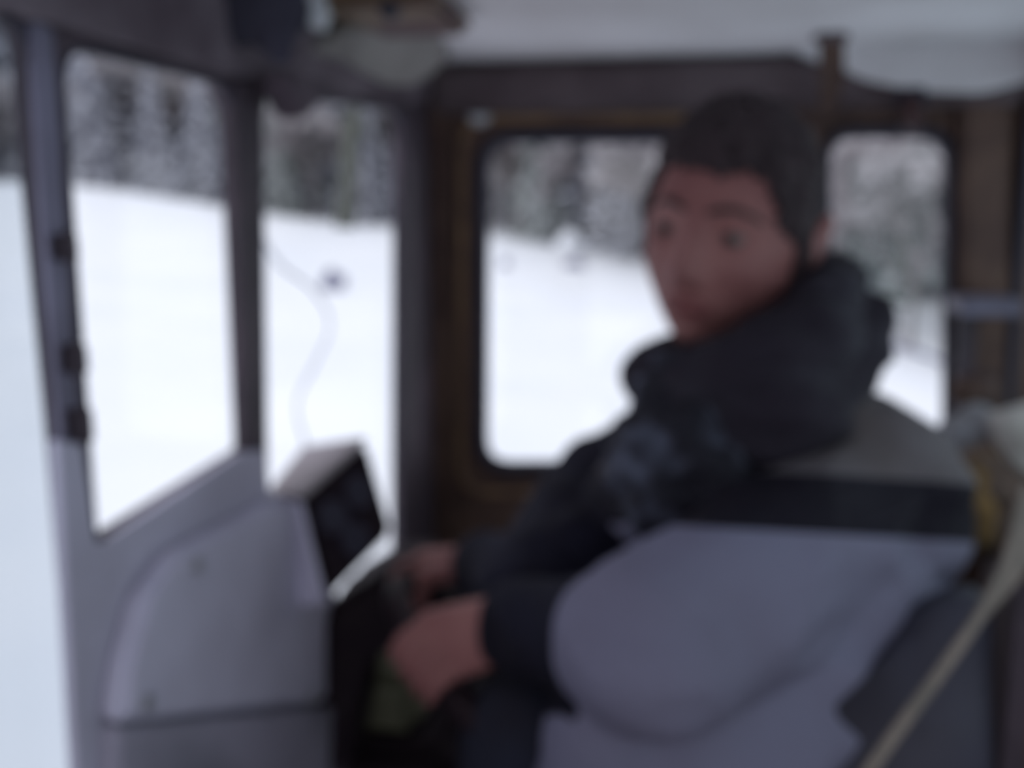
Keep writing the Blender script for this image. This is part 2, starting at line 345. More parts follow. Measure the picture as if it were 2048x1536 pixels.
t = thing('steering_wheel', SC, 'dark steering wheel gripped by the driver with both hands', 'steering wheel')
def rimp(a, r=SR): return SC + (SF*math.cos(a) + SY*math.sin(a))*r
link('rim', tube([rimp(k*math.pi/32) for k in range(64)], .0135, True), MT['wheel'], t, True)
for a in (math.radians(60), math.radians(180), math.radians(300)):
    link('spoke', tube([SC-SN*.03+(rimp(a)-SC)*.12, SC-SN*.02+(rimp(a)-SC)*.6, rimp(a)], .009), MT['wheel'], t, True)
link('hub', tube([SC-SN*.055, SC-SN*.012], .038), MT['wheel'], t, True)
link('horn_button', tube([SC-SN*.012, SC-SN*.004], .022), MT['rubber'], t, True)
# olive cover seen through the wheel
tz = P(775, 1425, 1.36).z
c = P(785, 1400, 1.36)
lb(link('gearbox_cover', boxme((c.x-.10, c.y-.09, FZ), (c.x+.10, c.y+.09, tz), .02), MT['plastic']), 'black box-shaped cover on the floor carrying the olive canister', 'cover')
t = thing('olive_canister', V((c.x, c.y, tz)), 'dull olive green canister on a black cover seen below the steering wheel', 'canister')
c = P(785, 1400, 1.36); zt = P(775, 1300, 1.36).z
link('body', boxme((c.x-.055, c.y-.07, tz), (c.x+.055, c.y+.07, zt), .02), MT['green'], t)
link('cap', tube([V((c.x-.02, c.y, zt)), V((c.x-.02, c.y, zt+.02))], .018), MT['green'], t, True)
link('carry_handle', tube([V((c.x+.0, c.y-.05, zt-.002)), V((c.x+.0, c.y-.04, zt+.02)), V((c.x+.0, c.y+.04, zt+.02)), V((c.x, c.y+.05, zt-.002))], .006), MT['green'], t, True)

# ------------------------------------------------------------------ things on the ceiling and header
def hang_cloth(name, pts, d0, d1, m, lab, cat, seed):
    random.seed(seed); bm = bmesh.new()
    for (a, b, r) in pts: ell(bm, P(a, b, (d0+d1)/2), (r*.9, r*.6, r))
    return lb(link(name, remesh(bm, .005, 6, .006, 14), m, smooth=True), lab, cat)
hang_cloth('bundled_cloth', [(480, -40, .05), (530, 0, .042), (545, 55, .026), (470, 30, .032), (555, 95, .014)], .86, .90, MT['navycloth'], 'dark navy cloth bundle tucked under the ceiling above the centre post', 'cloth', 3)
t = thing('bright_sliver', P(617, 0, 1.0), 'added pale piece as bright sliver at the top edge between cloth and brown box', 'lamp')  # pale piece added to stand for the bright gap by the ceiling
link('sliver_body', prism([P(a, b, 1.0) for a, b in [(594, -60), (650, -60), (640, 30), (622, 58), (606, 36)]], V((-.005, .05, 0)), .006), MT['palemetal'], t)
link('mount', tube([P(620, -40, 1.02), V((P(620, -40, 1.02).x, P(620, -40, 1.02).y, CZ))], .01), MT['metal'], t, True)
t = thing('ceiling_box', P(780, -40, 1.05), 'dark brown box with an ochre corner fixed to the ceiling at the top edge', 'box')
q0, q1 = P(655, 14, 1.08), P(905, 18, 1.08)
link('case', boxme((q0.x, 1.02, P(780, 30, 1.05).z), (q1.x, 1.2, CZ), .008), MT['box'], t)
link('ochre_edge', boxme((q0.x-.004, 1.012, P(780, 30, 1.05).z+.01), (q0.x+.05, 1.02, CZ-.005), .003), MT['ochre'], t)
link('knob', tube([V((q0.x+.09, 1.02, CZ-.03)), V((q0.x+.09, 1.005, CZ-.03))], .009), MT['rubber'], t, True)
# sun visor
t = thing('sun_visor', P(720, 90, 1.15), 'beige-grey sun visor lying against the ceiling over the centre window', 'sun visor')
vis = rounded([P(570, 138, 1.02), P(705, 50, 1.1), P(880, 58, 1.3), P(905, 118, 1.42), P(830, 172, 1.40), P(700, 168, 1.22)], .03)
nv = (vis[10]-vis[0]).cross(vis[25]-vis[0]).normalized()
link('pad', prism(vis, nv*.014, 0), MT['visor'], t)
link('rod', tube([P(560, 128, 1.05), P(700, 40, 1.13)], .004), MT['metal'], t, True)
# wiper motor notch and small fittings
t = thing('wiper_motor', aX(618, 200, XW+.03), 'small dark wedge-shaped wiper motor at the top of the centre window', 'wiper motor')
link('motor_body', prism([aX(a, b, XW+.05) for a, b in [(575, 150), (668, 162), (655, 196), (612, 240), (598, 205)]], (-.03, 0, 0), .004), MT['frame'], t)
link('spindle', tube([aX(612, 215, XW+.02), aX(612, 222, XW-.05)], .004), MT['metal'], t, True)
t = thing('corner_bolt', aY(962, 228, YS-.01), 'pale round bolt at the upper left corner of the door window trim', 'bolt')
q = aY(960, 228, YS-.008); link('washer', tube([q, q-V((0, .004, 0))], .019), MT['metal'], t, True); link('bolt_head', tube([q-V((0, .004, 0)), q-V((0, .011, 0))], .011), MT['palemetal'], t, True)
t = thing('grab_strap', P(1660, 60, 1.35), 'dark grab strap hanging from the ceiling behind the driver', 'strap')
q = aY(1662, 90, 1.40); link('webbing', prism([V((q.x-.016, q.y, CZ)), V((q.x+.016, q.y, CZ)), aY(1690, 150, 1.42), aY(1668, 235, 1.45), aY(1640, 235, 1.45), aY(1640, 150, 1.42)], (0, .006, 0), .001), MT['brown'], t)
link('anchor', boxme((q.x-.022, q.y-.006, CZ-.012), (q.x+.022, q.y+.012, CZ), .003), MT['header'], t)
t = thing('marker_lamp', aY(1822, 225, YS-.05), 'small dark red lamp on the header above the rear side window', 'lamp')
q = aY(1822, 200, YS-.052); link('lamp_base', boxme((q.x-.02, YS-.065, q.z-.012), (q.x+.02, YS-.045, q.z+.02), .004), MT['rubber'], t)
bm = bmesh.new(); cap(bm, aY(1822, 205, YS-.07), .012, aY(1826, 238, YS-.065), .016); link('lens', bm_me(bm), MT['red'], t, True)
# pale cord hanging outside the centre window
pts = crom([aX(522, 470, XW-.035), aX(560, 530, XW-.035), aX(628, 582, XW-.035), aX(660, 650, XW-.035), aX(628, 730, XW-.035), aX(595, 800, XW-.035), aX(602, 860, XW-.035), aX(640, 960, XW-.035)], 6)
lb(link('thin_cord', tube(pts, .0019), MT['cable'], smooth=True), 'thin pale cord curving down across the centre window', 'cord')

# ------------------------------------------------------------------ rear right corner
t = thing('shelf_bracket', aX(1960, 612, .40), 'pale grey metal bracket on the rear pillar', 'bracket')
for k, yy in enumerate((612,)):
    q = aY(1915, yy, 1.5); q1 = aY(2010, yy+4, 1.5)
    link('bar', boxme((q.x, 1.48, q.z-.012), (q1.x+.02, 1.57, q.z+.012), .004), MT['post'], t)
q = aY(1945, 700, 1.52); link('upright', boxme((q.x-.012, 1.545, EYE.z-.29), (q.x+.012, 1.57, EYE.z-.14), .003), MT['frame'], t)
lat = thing('door_latch', aY(1945, 780, 1.5), 'brown rounded latch knob on the rear pillar below the bracket', 'latch')
bm = bmesh.new(); cap(bm, aY(1930, 782, 1.53), .022, aY(1965, 778, 1.53), .02); link('knob', bm_me(bm), MT['brown'], lat, True)
link('plate', boxme((aY(1920, 780, 1.56).x, 1.555, aY(1920, 810, 1.56).z), (aY(1985, 780, 1.56).x, 1.57, aY(1920, 745, 1.56).z), .003), MT['frame'], lat)
def lump(name, pts, m, lab, cat, vox=.005, fold=.007, fs=13):
    bm = bmesh.new()
    for a, b, d, r in pts: ell(bm, P(a, b, d), (r, r*.8, r*.9))
    o = link(name, remesh(bm, vox, 6, fold, fs), m, smooth=True); return lb(o, lab, cat)
lump('grey_rag', [(1935, 850, 1.2, .03), (1960, 890, 1.18, .042), (1990, 900, 1.18, .04), (1925, 900, 1.2, .028), (1965, 940, 1.18, .04)], MT['rag'], 'crumpled grey rag lying on the brown bag behind the driver', 'rag')
lump('pale_glove', [(2040, 860, 1.12, .032), (2080, 870, 1.12, .04), (2050, 905, 1.12, .024), (2100, 900, 1.12, .04)], MT['pale'], 'pale crumpled cloth at the right edge beside the grey rag', 'cloth')
t = thing('canvas_bag', P(2000, 1110, 1.15), 'brown and ochre canvas bag hanging behind the driver at the right edge', 'bag')
bm = bmesh.new(); 
for a, b, d, r in [(1990, 960, 1.15, .05), (2060, 960, 1.15, .055), (1990, 1040, 1.15, .045), (2070, 1040, 1.15, .055)]: ell(bm, P(a, b, d), (r, r*.9, r))
link('bag_body', remesh(bm, .005, 6, .005, 12), MT['bag'], t, True)
bm = bmesh.new(); 
for a, b, d, r in [(1945, 965, 1.13, .02), (1945, 1020, 1.12, .024), (1950, 1062, 1.12, .02)]: ell(bm, P(a, b, d), (r, r*.9, r*1.2))
link('side_pocket', remesh(bm, .004, 6, .003, 14), MT['bago'], t, True)
struct('trim_10', prism([aY(a, b, YS-.001) for a, b in [(890, 1320), (960, 1330), (960, 1660), (800, 1660), (840, 1430)]], (0, -.004, 0), .001), MT['grey'])
# webbing strap crossing the lower right
cl = crom([P(2075, 1000, .70), P(2030, 1120, .66), P(1960, 1230, .63), P(1880, 1345, .60), P(1810, 1440, .58), P(1720, 1570, .56), P(1600, 1780, .56), P(1560, 2150, .60)], 8)
wd = [.016-.0125*min(1, i/16) for i in range(len(cl))]
bm = bmesh.new(); rows = []
for i, p in enumerate(cl):
    tdir = (cl[min(i+1, len(cl)-1)]-cl[max(i-1, 0)]).normalized(); s = tdir.cross(ray(1024, 768)).normalized(); n_ = s.cross(tdir).normalized()
    rows.append([bm.verts.new(p+s*wd[i]*a+n_*b) for a, b in ((-1, -.0015), (1, -.0015), (1, .0015), (-1, .0015))])
for r0, r1 in zip(rows, rows[1:]):
    for k in range(4): bm.faces.new((r0[k], r0[(k+1) % 4], r1[(k+1) % 4], r1[k]))
bm.faces.new(rows[0]); bm.faces.new(rows[-1][::-1])
lb(link('seat_belt', bm_me(bm), MT['strap'], smooth=False), 'narrow beige webbing strap slanting across the lower right corner', 'strap')
# driver seat
t = thing('driver_seat', V((.2, 1.0, FZ)), 'dark vinyl driver seat behind and under the driver', 'seat')
link('cushion', boxme((-.05, .78, FZ+.26), (.34, 1.26, FZ+.40), .04), MT['seat'], t, True)
link('backrest', boxme((.345, .80, FZ+.40), (.435, 1.22, FZ+.86), .035), MT['seat'], t, True)
link('pedestal', boxme((.0, .86, FZ), (.3, 1.18, FZ+.26), .01), MT['frame'], t)
link('shade_wing', prism([P(a, b, .80) for a, b in [(1990, 1215), (1950, 1208), (1900, 1222), (1850, 1252), (1790, 1305), (1700, 1385), (1610, 1465), (1540, 1545), (1480, 1760), (1990, 1960)]], V((0, .05, 0)), .004), MT['shade_vinyl'], t, True)  # dark panel added to stand for the shade below the near arm
t = thing('side_cabinet', V((.42, .8, FZ)), 'dark brown upright board at the lower right edge in front of the bag', 'cabinet')
q = P(2012, 1300, .82)
link('board', boxme((q.x, q.y-.03, FZ), (XR-.002, q.y+.0, P(2020, 1085, .84).z), .006), MT['brown'], t)
link('edge_strip', boxme((q.x-.008, q.y-.036, FZ), (q.x+.012, q.y-.03, P(2020, 1110, .84).z), .002), MT['frame'], t)

# ------------------------------------------------------------------ the driver
HC = P(1460, 466, 1.0); HS = 1.035
HR = (M.Rotation(math.radians(9), 3, 'Y') @ M.Rotation(math.radians(-21), 3, 'Z') @ M.Rotation(math.radians(6), 3, 'X'))
def HW(p): return HC + HR @ (V(p)*HS)
def g(x, z, cx, cz, sx, sz): return math.exp(-((x-cx)/sx)**2-((z-cz)/sz)**2)
def headpt(n, puff=0):
    x, y, z = n; hx, hy, hz = .077, .098, .119
    px, py, pz = x*hx, y*hy, z*hz
    if z < 0:
        k = -z; px *= 1-.36*k**1.6
        if y > 0: py *= 1-.45*k; 
        else: py *= 1+.02*k
    if z < -.2 and y < 0: px *= 1+.05
    if z > 0: px *= 1+.02*math.sin(z*3.1); 
    if y < 0:                                   # the face
        f = min(1, -y*2.2); py *= (1-.06*abs(x)**2)
        ax = abs(px)
        d = 0
        for k_, (cz, a, sx) in enumerate([(.008, .006, .008), (-.006, .011, .0085), (-.020, .017, .0095), (-.031, .022, .012)]): d += a*g(px, pz, 0, cz, sx, .011)
        d += .007*g(ax, pz, .012, -.035, .007, .007)       # nostril wings
        d += .006*g(ax, pz, .025, .027, .020, .008)        # brow ridge
        d -= .011*g(ax, pz, .031, .007, .014, .010)        # eye sockets
        d += .0035*g(ax, pz, .031, .013, .012, .004)       # upper lid
        d += .007*g(ax, pz, .045, -.020, .018, .016)       # cheekbone
        d -= .004*g(ax, pz, .040, -.052, .012, .016)
        d += .008*g(px, pz, 0, -.058, .024, .012)          # mouth mound
        d += .004*g(px, pz, 0, -.0535, .018, .004)+.005*g(px, pz, 0, -.0655, .016, .005)
        d -= .004*g(px, pz, 0, -.0595, .022, .0022)
        d -= .005*g(px, pz, 0, -.078, .018, .006)
        d += .011*g(px, pz, 0, -.097, .022, .014)          # chin
        d += .003*g(px, pz, 0, .07, .05, .03)
        py -= d*f
        py -= .010*max(0, -z)**2
    return V((px, py, pz))
def head_bm(nu=128, nv=96):
    bm = bmesh.new(); rows = []
    for j in range(1, nv):
        th = math.pi*j/nv; rows.append([bm.verts.new(HW(headpt((math.sin(th)*math.cos(u*2*math.pi/nu), math.sin(th)*math.sin(u*2*math.pi/nu), math.cos(th))))) for u in range(nu)])
    T = bm.verts.new(HW(headpt((0, 0, 1)))); B_ = bm.verts.new(HW(headpt((0, 0, -1))))
    for u in range(nu):
        bm.faces.new((T, rows[0][u], rows[0][(u+1) % nu])); bm.faces.new((B_, rows[-1][(u+1) % nu], rows[-1][u]))
    for r0, r1 in zip(rows, rows[1:]):
        for u in range(nu): bm.faces.new((r0[u], r1[u], r1[(u+1) % nu], r0[(u+1) % nu]))
    return bm
bm = head_bm()
for s in (-1, 1):                               # ears
    ring = [HW((s*(.081+.006*math.sin(a)), .012+.016*math.cos(a)+.004*math.sin(a), -.004+.031*math.sin(a))) for a in [k*math.pi/7 for k in range(14)]]
    for a, b in zip(ring, ring[1:]+ring[:1]): cap(bm, a, .0055, b, .0055, seg=8, rings=3)
    ell(bm, HW((s*.077, .012, -.004)), (.010, .013, .024), HR); ell(bm, HW((s*.080, .006, -.030)), (.006, .008, .010), HR)
for s in (-1, 1): ell(bm, HW((s*.031, -.0765, .0125)), (.0150, .0125, .0070), HR)
NK = P(1545, 720, 1.03); PEL = P(1640, 1830, 1.0)
cap(bm, HW((0, .03, -.06)), .056, NK, .062)
NS_, FS_ = P(1730, 985, .92), P(1215, 1010, 1.13)         # shoulders: near (left arm), far (right arm)
CH = (NS_+FS_)/2
chain(bm, [(NK, .06), (CH+V((.02, 0, .02)), .10), ((CH+PEL)/2, .115), (PEL, .12)], seg=20)
for s in (NS_, FS_): cap(bm, CH+(s-CH)*.3, .06, s, .038)
ELn, WRn = P(1312, 1290, .76), P(975, 1262, .885)
ELf, WRf = P(1095, 1210, .99), P(925, 1140, 1.125)
chain(bm, [(NS_, .038), (ELn, .036)]); chain(bm, [(FS_, .04), (ELf, .036)])
def nearest_rim(px, py):
    best = min(range(720), key=lambda k: (lambda r: (r[0]-px)**2+(r[1]-py)**2)(proj(rimp(k*math.pi/360)))); return best*math.pi/360
def proj(p): q = p-EYE; d = q.dot(fw); return (1024+F*q.dot(rt)/d, 768-F*q.dot(up)/d)
def hand(bm, ang, wrist, flip):
    c = rimp(ang); o = (c-SC).normalized(); tg = (rimp(ang+.01)-rimp(ang-.01)).normalized()*flip
    rr = .0135
    palm_c = c+SN*(rr+.012)+o*.004
    for k, (off, L, r) in enumerate([(-.030, .92, .0088), (-.010, 1.0, .0093), (.010, .96, .009), (.029, .82, .0078)]):
        base = c+tg*off; R = rr+r*.9; kn = base+SN*(R+.006)+o*.012
        pts = [(kn, r*1.15)]
        for a in (40, 85, 130, 170): 
            a_ = math.radians(a*L if a > 60 else a); pts.append((base+SN*(R*math.cos(a_))+o*(R*math.sin(a_)+.003), r*(1-.0012*a)))
        chain(bm, pts, seg=10, rings=3)
        cap(bm, kn, r*1.3, wrist+(c+tg*off*.6-c)+(SN*.004), .015, seg=12)     # metacarpal
    # thumb: leaves the side of the palm, lies along the inside of the rim
    b0 = wrist.lerp(c, .45)-tg*.028-o*.004; b1 = c-tg*.045+SN*.016-o*.010; b2 = c-tg*.040+SN*.002-o*.024; b3 = c-tg*.028-SN*.012-o*.021
    chain(bm, [(wrist.lerp(c, .2)-tg*.014, .015), (b0, .014), (b1, .0115), (b2, .0105), (b3, .009)], seg=10, rings=3)
aF = nearest_rim(850, 1140); aN = nearest_rim(858, 1330)
aF = AH; aN = -AH
# wrists sit just behind the palms; forearms follow
def wr(ang, el): c = rimp(ang); return c+SN*.045+(el-c).normalized()*.062
WRf = wr(aF, ELf); WRn = wr(aN, ELn)
hand(bm, aF, WRf, 1); hand(bm, aN, WRn, -1)
cap(bm, ELf, .038, WRf, .026); cap(bm, ELn, .038, WRn, .026)
KN, KF = P(1080, 1470, .93), P(1130, 1500, 1.15)
HN, HF = PEL+V((-.01, -.09, 0)), PEL+V((-.01, .09, 0))
AN, AF = V((KN.x-.05, KN.y, FZ+.09)), V((KF.x-.04, KF.y, FZ+.09))
for h, k, a in ((HN, KN, AN), (HF, KF, AF)):
    chain(bm, [(h, .085), (k, .055), (a, .036)]); cap(bm, a-V((0, 0, .05)), .033, a+V((-.15, 0, -.06)), .024)
me = remesh(bm, .0032, 3)
person = lb(link('person', me, MT['skin'], smooth=True), 'dark-haired man in a slate-blue and black jacket holding the steering wheel', 'person')
# jaw stubble and cheeks stay in the skin; features as children
for s in (-1, 1):
    bm = bmesh.new(); ell(bm, HW((s*.031, -.0775, .006)), (.0108,)*3, HR); link('eyeball', bm_me(bm), MT['eye'], person, True)
    bm = bmesh.new(); ell(bm, HW((s*.031-.0015, -.0865, .005)), (.0062, .0025, .0060), HR); link('iris', bm_me(bm), MT['iris'], person, True)
    bm = bmesh.new()
    def fy(x, z):  # surface y at front
        lo = None; n = V((x/.077, -math.sqrt(max(0, 1-(x/.077)**2-(z/.119)**2)), z/.119)); return headpt(n).y
    pts = [(HW((s*x, fy(s*x, z)-.001, z)), r) for x, z, r in [(.012, .026, .0025), (.022, .030, .0032), (.034, .031, .003), (.046, .026, .0024), (.052, .021, .0018)]]
    chain(bm, pts, seg=8, rings=3); link('eyebrow', bm_me(bm), MT['brow'], person, True)
bm = bmesh.new(); xs = [-.022, -.014, -.006, 0, .006, .014, .022]
for z0, rr_ in ((-.0535, .0038), (-.065, .0048)):
    chain(bm, [(HW((x, fy(x, z0)+.001, z0 if abs(x) < .02 else -.059)), rr_*(1-.6*abs(x)/.022)) for x in xs], seg=8, rings=3)
link('lips', bm_me(bm), MT['lips'], person, True)
# hair: a thick cropped cap with a fringe
bm = head_bm(160, 120); random.seed(5)
inv = HR.inverted()
dele = []
for v in bm.verts:
    l = inv @ (v.co-HC)
    if l.y < -.035: lim = .062 - .012*(1-min(1, abs(l.x)/.06))*0 + (.0 if abs(l.x) < .05 else -.05*(abs(l.x)-.05)/.02)
    elif l.y < .0: lim = -.040 if l.y > -.028 else -.0
    elif l.y < .03: lim = .03
    else: lim = -.075
    lim += .007*noise.noise(V((l.x*120, l.y*120, 3)))+.006*noise.noise(V((l.x*45, l.y*45, 8)))
    if l.z < lim-.004: dele.append(v); continue
    nz = noise.noise(V((l.x*90, l.y*90, l.z*45)))
    th = .0065+.006*nz+ (.006 if l.z > .06 else 0)
    if l.z < lim+.01: th *= .6
    nrm = (v.co-(HC+HR @ V((0, 0, .01)))).normalized(); v.co += nrm*th
bmesh.ops.delete(bm, geom=dele, context='VERTS')
me = bm_me(bm); o = bpy.data.objects.new('t', me); C.objects.link(o); md = o.modifiers.new('s', 'SOLIDIFY'); md.thickness = .011; md.offset = -1
link('hair', bake(o), MT['hair'], person, True)

# jacket: puffy shell round torso and arms
bm = bmesh.new()
chain(bm, [(NK+V((0, 0, -.05)), .088), (CH+V((.03, .0, .0)), .135), ((CH*.45+PEL*.55)+V((-.01, -.02, 0)), .165), (PEL+V((-.02, -.02, .06)), .17)], seg=28)
cap(bm, P(1560, 810, 1.0), .07, P(1690, 960, .95), .064); cap(bm, P(1480, 850, 1.05), .07, FS_, .072)
cap(bm, P(1350, 1000, 1.02), .09, P(1700, 1010, .98), .11); 
cap(bm, NS_+V((-.01, 0, -.012)), .066, P(1520, 1160, .84), .078); cap(bm, P(1520, 1160, .84), .078, ELn, .068); 
cap(bm, P(1640, 1250, .93), .11, P(1400, 1500, .86), .10); cap(bm, P(1400, 1500, .86), .10, P(1300, 1620, .86), .09)
cap(bm, P(1225, 1340, .81), .05, P(1205, 1640, .86), .06)
cuffN = WRn.lerp(ELn, .03); cuffF = WRf.lerp(ELf, .10)
cap(bm, ELn, .064, cuffN, .038); 
cap(bm, FS_, .076, ELf, .068); cap(bm, ELf, .068, cuffF, .040)
cap(bm, ELf+V((.03, .03, .03)), .06, P(1200, 1250, 1.05), .085)
me = remesh(bm, .0055, 7, .0065, 8)
UPN, TN = V((0, .3, 1)), (cuffN-ELn)
SH = (NS_-FS_).normalized()
bm = bmesh.new(); bm.from_mesh(me)
for co, no in ((NS_+V((0, 0, .012)), V((0, .3, 1))), (NS_-V((0, 0, .042)), V((0, .32, 1))), (ELn+TN*.32, TN.normalized()), (CH-SH*.13, SH)):
    bmesh.ops.bisect_plane(bm, geom=bm.verts[:]+bm.edges[:]+bm.faces[:], plane_co=co, plane_no=no)
bm.to_mesh(me); bm.free()
jk = link('jacket', me, MT['jgrey'], person)
for m in ('jnavy', 'jblack', 'jyoke'): me.materials.append(MT[m])
CHz = EYE.z
def seg_d(p, a, b): ab = b-a; t_ = max(0, min(1, (p-a).dot(ab)/ab.dot(ab))); return (p-(a+ab*t_)).length, t_
for p in me.polygons:
    c = p.center; dn, tn = seg_d(c, ELn, cuffN); df, tf = seg_d(c, FS_, ELf); df2, _ = seg_d(c, ELf, cuffF); du, tu = seg_d(c, NS_, ELn)
    side = (c-CH).dot((NS_-FS_).normalized())
    i = 0
    if dn < .067 and tn > .32 and c.x < cuffN.x + .11: i = 1
    elif min(df, df2) < .10 and side < .02 and dn > .05 and c.y > ELn.y+.06: i = 1
    elif side < -.13 and c.y > ELn.y+.12 and seg_d(c, P(1215, 1340, .80), P(1190, 1640, .86))[0] > .11: i = 1
    elif c.z > NS_.z+.012+.3*(NS_.y-c.y): i = 3
    elif c.z > NS_.z-.042+.32*(NS_.y-c.y): i = 2
    p.material_index = i; p.use_smooth = True
# trousers and boots
bm = bmesh.new()
for h, k, a in ((HN, KN, AN), (HF, KF, AF)): chain(bm, [(h, .10), (k, .074), (a+V((0, 0, .03)), .055)], seg=20)
cap(bm, HN, .11, HF, .11)
link('trousers', remesh(bm, .007, 5, .004, 9), MT['trous'], person, True)
for a in (AN, AF):
    bm = bmesh.new(); cap(bm, a+V((0, 0, .09)), .05, a, .05); cap(bm, a-V((-.02, 0, .045)), .042, a+V((-.16, 0, -.052)), .036); box(bm, a+V((-.2, -.04, -.09)), a+V((.07, .04, -.065)), .008)
    link('boot', remesh(bm, .006, 3), MT['boot'], person, True)
# high collar bunched behind the neck
bm = bmesh.new()
chain(bm, [(P(1312, 752, .955), .030), (P(1400, 775, .92), .036), (P(1520, 745, .91), .046), (P(1620, 690, .92), .044), (P(1648, 640, .98), .038), (P(1630, 650, 1.08), .040), (P(1520, 700, 1.12), .045), (P(1370, 735, 1.06), .035), (P(1312, 752, .955), .030)])
chain(bm, [(P(1565, 700, .93), .030), (P(1650, 610, .95), .034), (P(1680, 560, 1.0), .026), (P(1655, 570, 1.07), .03)])
chain(bm, [(P(1600, 800, .93), .05), (P(1720, 660, .98), .036)])
chain(bm, [(P(1330, 760, .94), .03), (P(1400, 860, .94), .05), (P(1560, 830, .92), .06)])
link('collar', remesh(bm, .0045, 4, .006, 13), MT['collar'], person, True)
bm = bmesh.new()
chain(bm, [(P(1335, 760, .93), .026), (P(1345, 840, .93), .036), (P(1310, 930, .92), .046), (P(1350, 1010, .90), .040), (P(1405, 1062, .885), .020)])
chain(bm, [(P(1380, 880, .91), .04), (P(1420, 980, .89), .034), (P(1420, 1055, .885), .02)])
chain(bm, [(P(1290, 900, .95), .035), (P(1265, 960, .95), .025)])
link('scarf', remesh(bm, .004, 4, .007, 20), MT['scarf'], person, True)
# ------------------------------------------------------------------ trees beyond the snowfield
def blob(bm, c, ax, l, w_, h, segs=6):
    """drooping needle spray: a lens shape along ax"""
    ax = V(ax).normalized(); s = ax.cross(V((0, 0, 1))).normalized(); u = s.cross(ax)
    tip = bm.verts.new(c+ax*l); root = bm.verts.new(c-ax*l*.3); ring = []
    for k in range(segs):
        a = 2*math.pi*k/segs; rj = .75+.5*random.random(); ring.append(bm.verts.new(c+ax*l*(.1+.25*random.random())+s*(math.cos(a)*w_*rj)+u*(math.sin(a)*h*rj)))
    for k in range(segs): bm.faces.new((tip, ring[k], ring[(k+1) % segs])); bm.faces.new((root, ring[(k+1) % segs], ring[k]))
def conifer(seed, H, m, W=2.2):
    random.seed(seed); bm = bmesh.new(); z = H*.06
    while z < H*.98:
        R = W*(1-z/H)**.8+.12; n = int(7+R*3)
        for k in range(n):
            a = random.random()*6.283; rr = R*(.75+.4*random.random()); droop = -.35-.2*random.random()
            for f in (.35, .7, 1.0):
                c = V((math.cos(a)*rr*f, math.sin(a)*rr*f, z+droop*rr*f*f))
                blob(bm, c, (math.cos(a+random.uniform(-.5, .5)), math.sin(a+random.uniform(-.5, .5)), droop), .5*(.6+.5*f)*(.4+.6*R/W)+.12, .26*(.5+.6*R/W), .12)
        z += .34+.1*random.random()
    fm = bm_me(bm); bm = bmesh.new(); cap(bm, (0, 0, -.3), .16, (0, 0, H*.95), .02); return fm, bm_me(bm), m
def broad(seed, H):
    random.seed(seed); bm = bmesh.new(); tw = bmesh.new()
    def br(p, d, L, r, lev):
        q = p+d*L; (cap(bm, p, r, q, r*.65, seg=5, rings=1))
        if lev == 0:
            for _ in range(7):
                e = (d+V((random.uniform(-1, 1), random.uniform(-1, 1), random.uniform(-.7, .9)))).normalized(); blob(tw, q+e*.15, e, .42, .11, .07, 4)
            return
        for _ in range(4):
            e = (d+V((random.uniform(-.9, .9), random.uniform(-.9, .9), random.uniform(-.3, .5)))).normalized(); br(p+d*L*random.uniform(.5, 1), e, L*random.uniform(.55, .75), r*.6, lev-1)
    br(V((0, 0, -.3)), V((0, 0, 1)), H*.38, .16, 5 if H > 8 else 4)
    return bm_me(tw), bm_me(bm), MT['twig']
kinds = [conifer(1, 14, MT['con'], 2.6), conifer(2, 12, MT['con2'], 2.4), broad(3, 12), conifer(4, 16, MT['con2'], 2.8), broad(6, 11)]
protos = []
for k, (fm, tm, m) in enumerate(kinds):
    nm = 'bare_tree' if k in (2, 4) else 'spruce_tree'
    o = thing(nm, (0, 0, 0), 'x', 'tree'); a = link('twigs' if nm == 'bare_tree' else 'foliage', fm, m); a.parent = o; b = link('trunk', tm, MT['bark']); b.parent = o; protos.append((o, nm)); 
used = set()
def win_of(px):
    if px < 60: return 'leftmost side window'
    if px < 490: return 'left front window'
    if px < 850: return 'centre front window'
    if px < 1600: return 'large door window'
    return 'rear side window'
def place_tree(px, extra, k, sc, row=0):
    r_ = ray(px, 430); az = math.atan2(r_.x, r_.y); z, R = tl(az); r = R+extra; x, y = r*math.sin(az), r*math.cos(az)
    p, nm = protos[k]
    if k in used:
        o = p.copy(); C.objects.link(o)
        for ch in [c for c in p.children]: c2 = ch.copy(); c2.parent = o; C.objects.link(c2)
    else: o = p; used.add(k)
    o.location = (x, y, ground(x, y)-.15); o.rotation_euler = (0, 0, random.random()*6.28); o.scale = (sc, sc, sc*random.uniform(.92, 1.1))
    kd = {0: 'snow-dusted dark green spruce', 1: 'snow-dusted bluish spruce', 2: 'tall frosted bare tree', 3: 'tall snow-dusted bluish spruce', 4: 'low frosted bare tree'}[k]
    w_ = win_of(px); dp = ['at the forest front', 'just behind the forest front', 'midway into the forest', 'deep in the forest', 'at the back of the forest'][row]; lb(o, '%s %s seen through the %s' % (kd, dp, w_), 'tree', '%ss %s through the %s' % (kd, dp, w_))
random.seed(11)
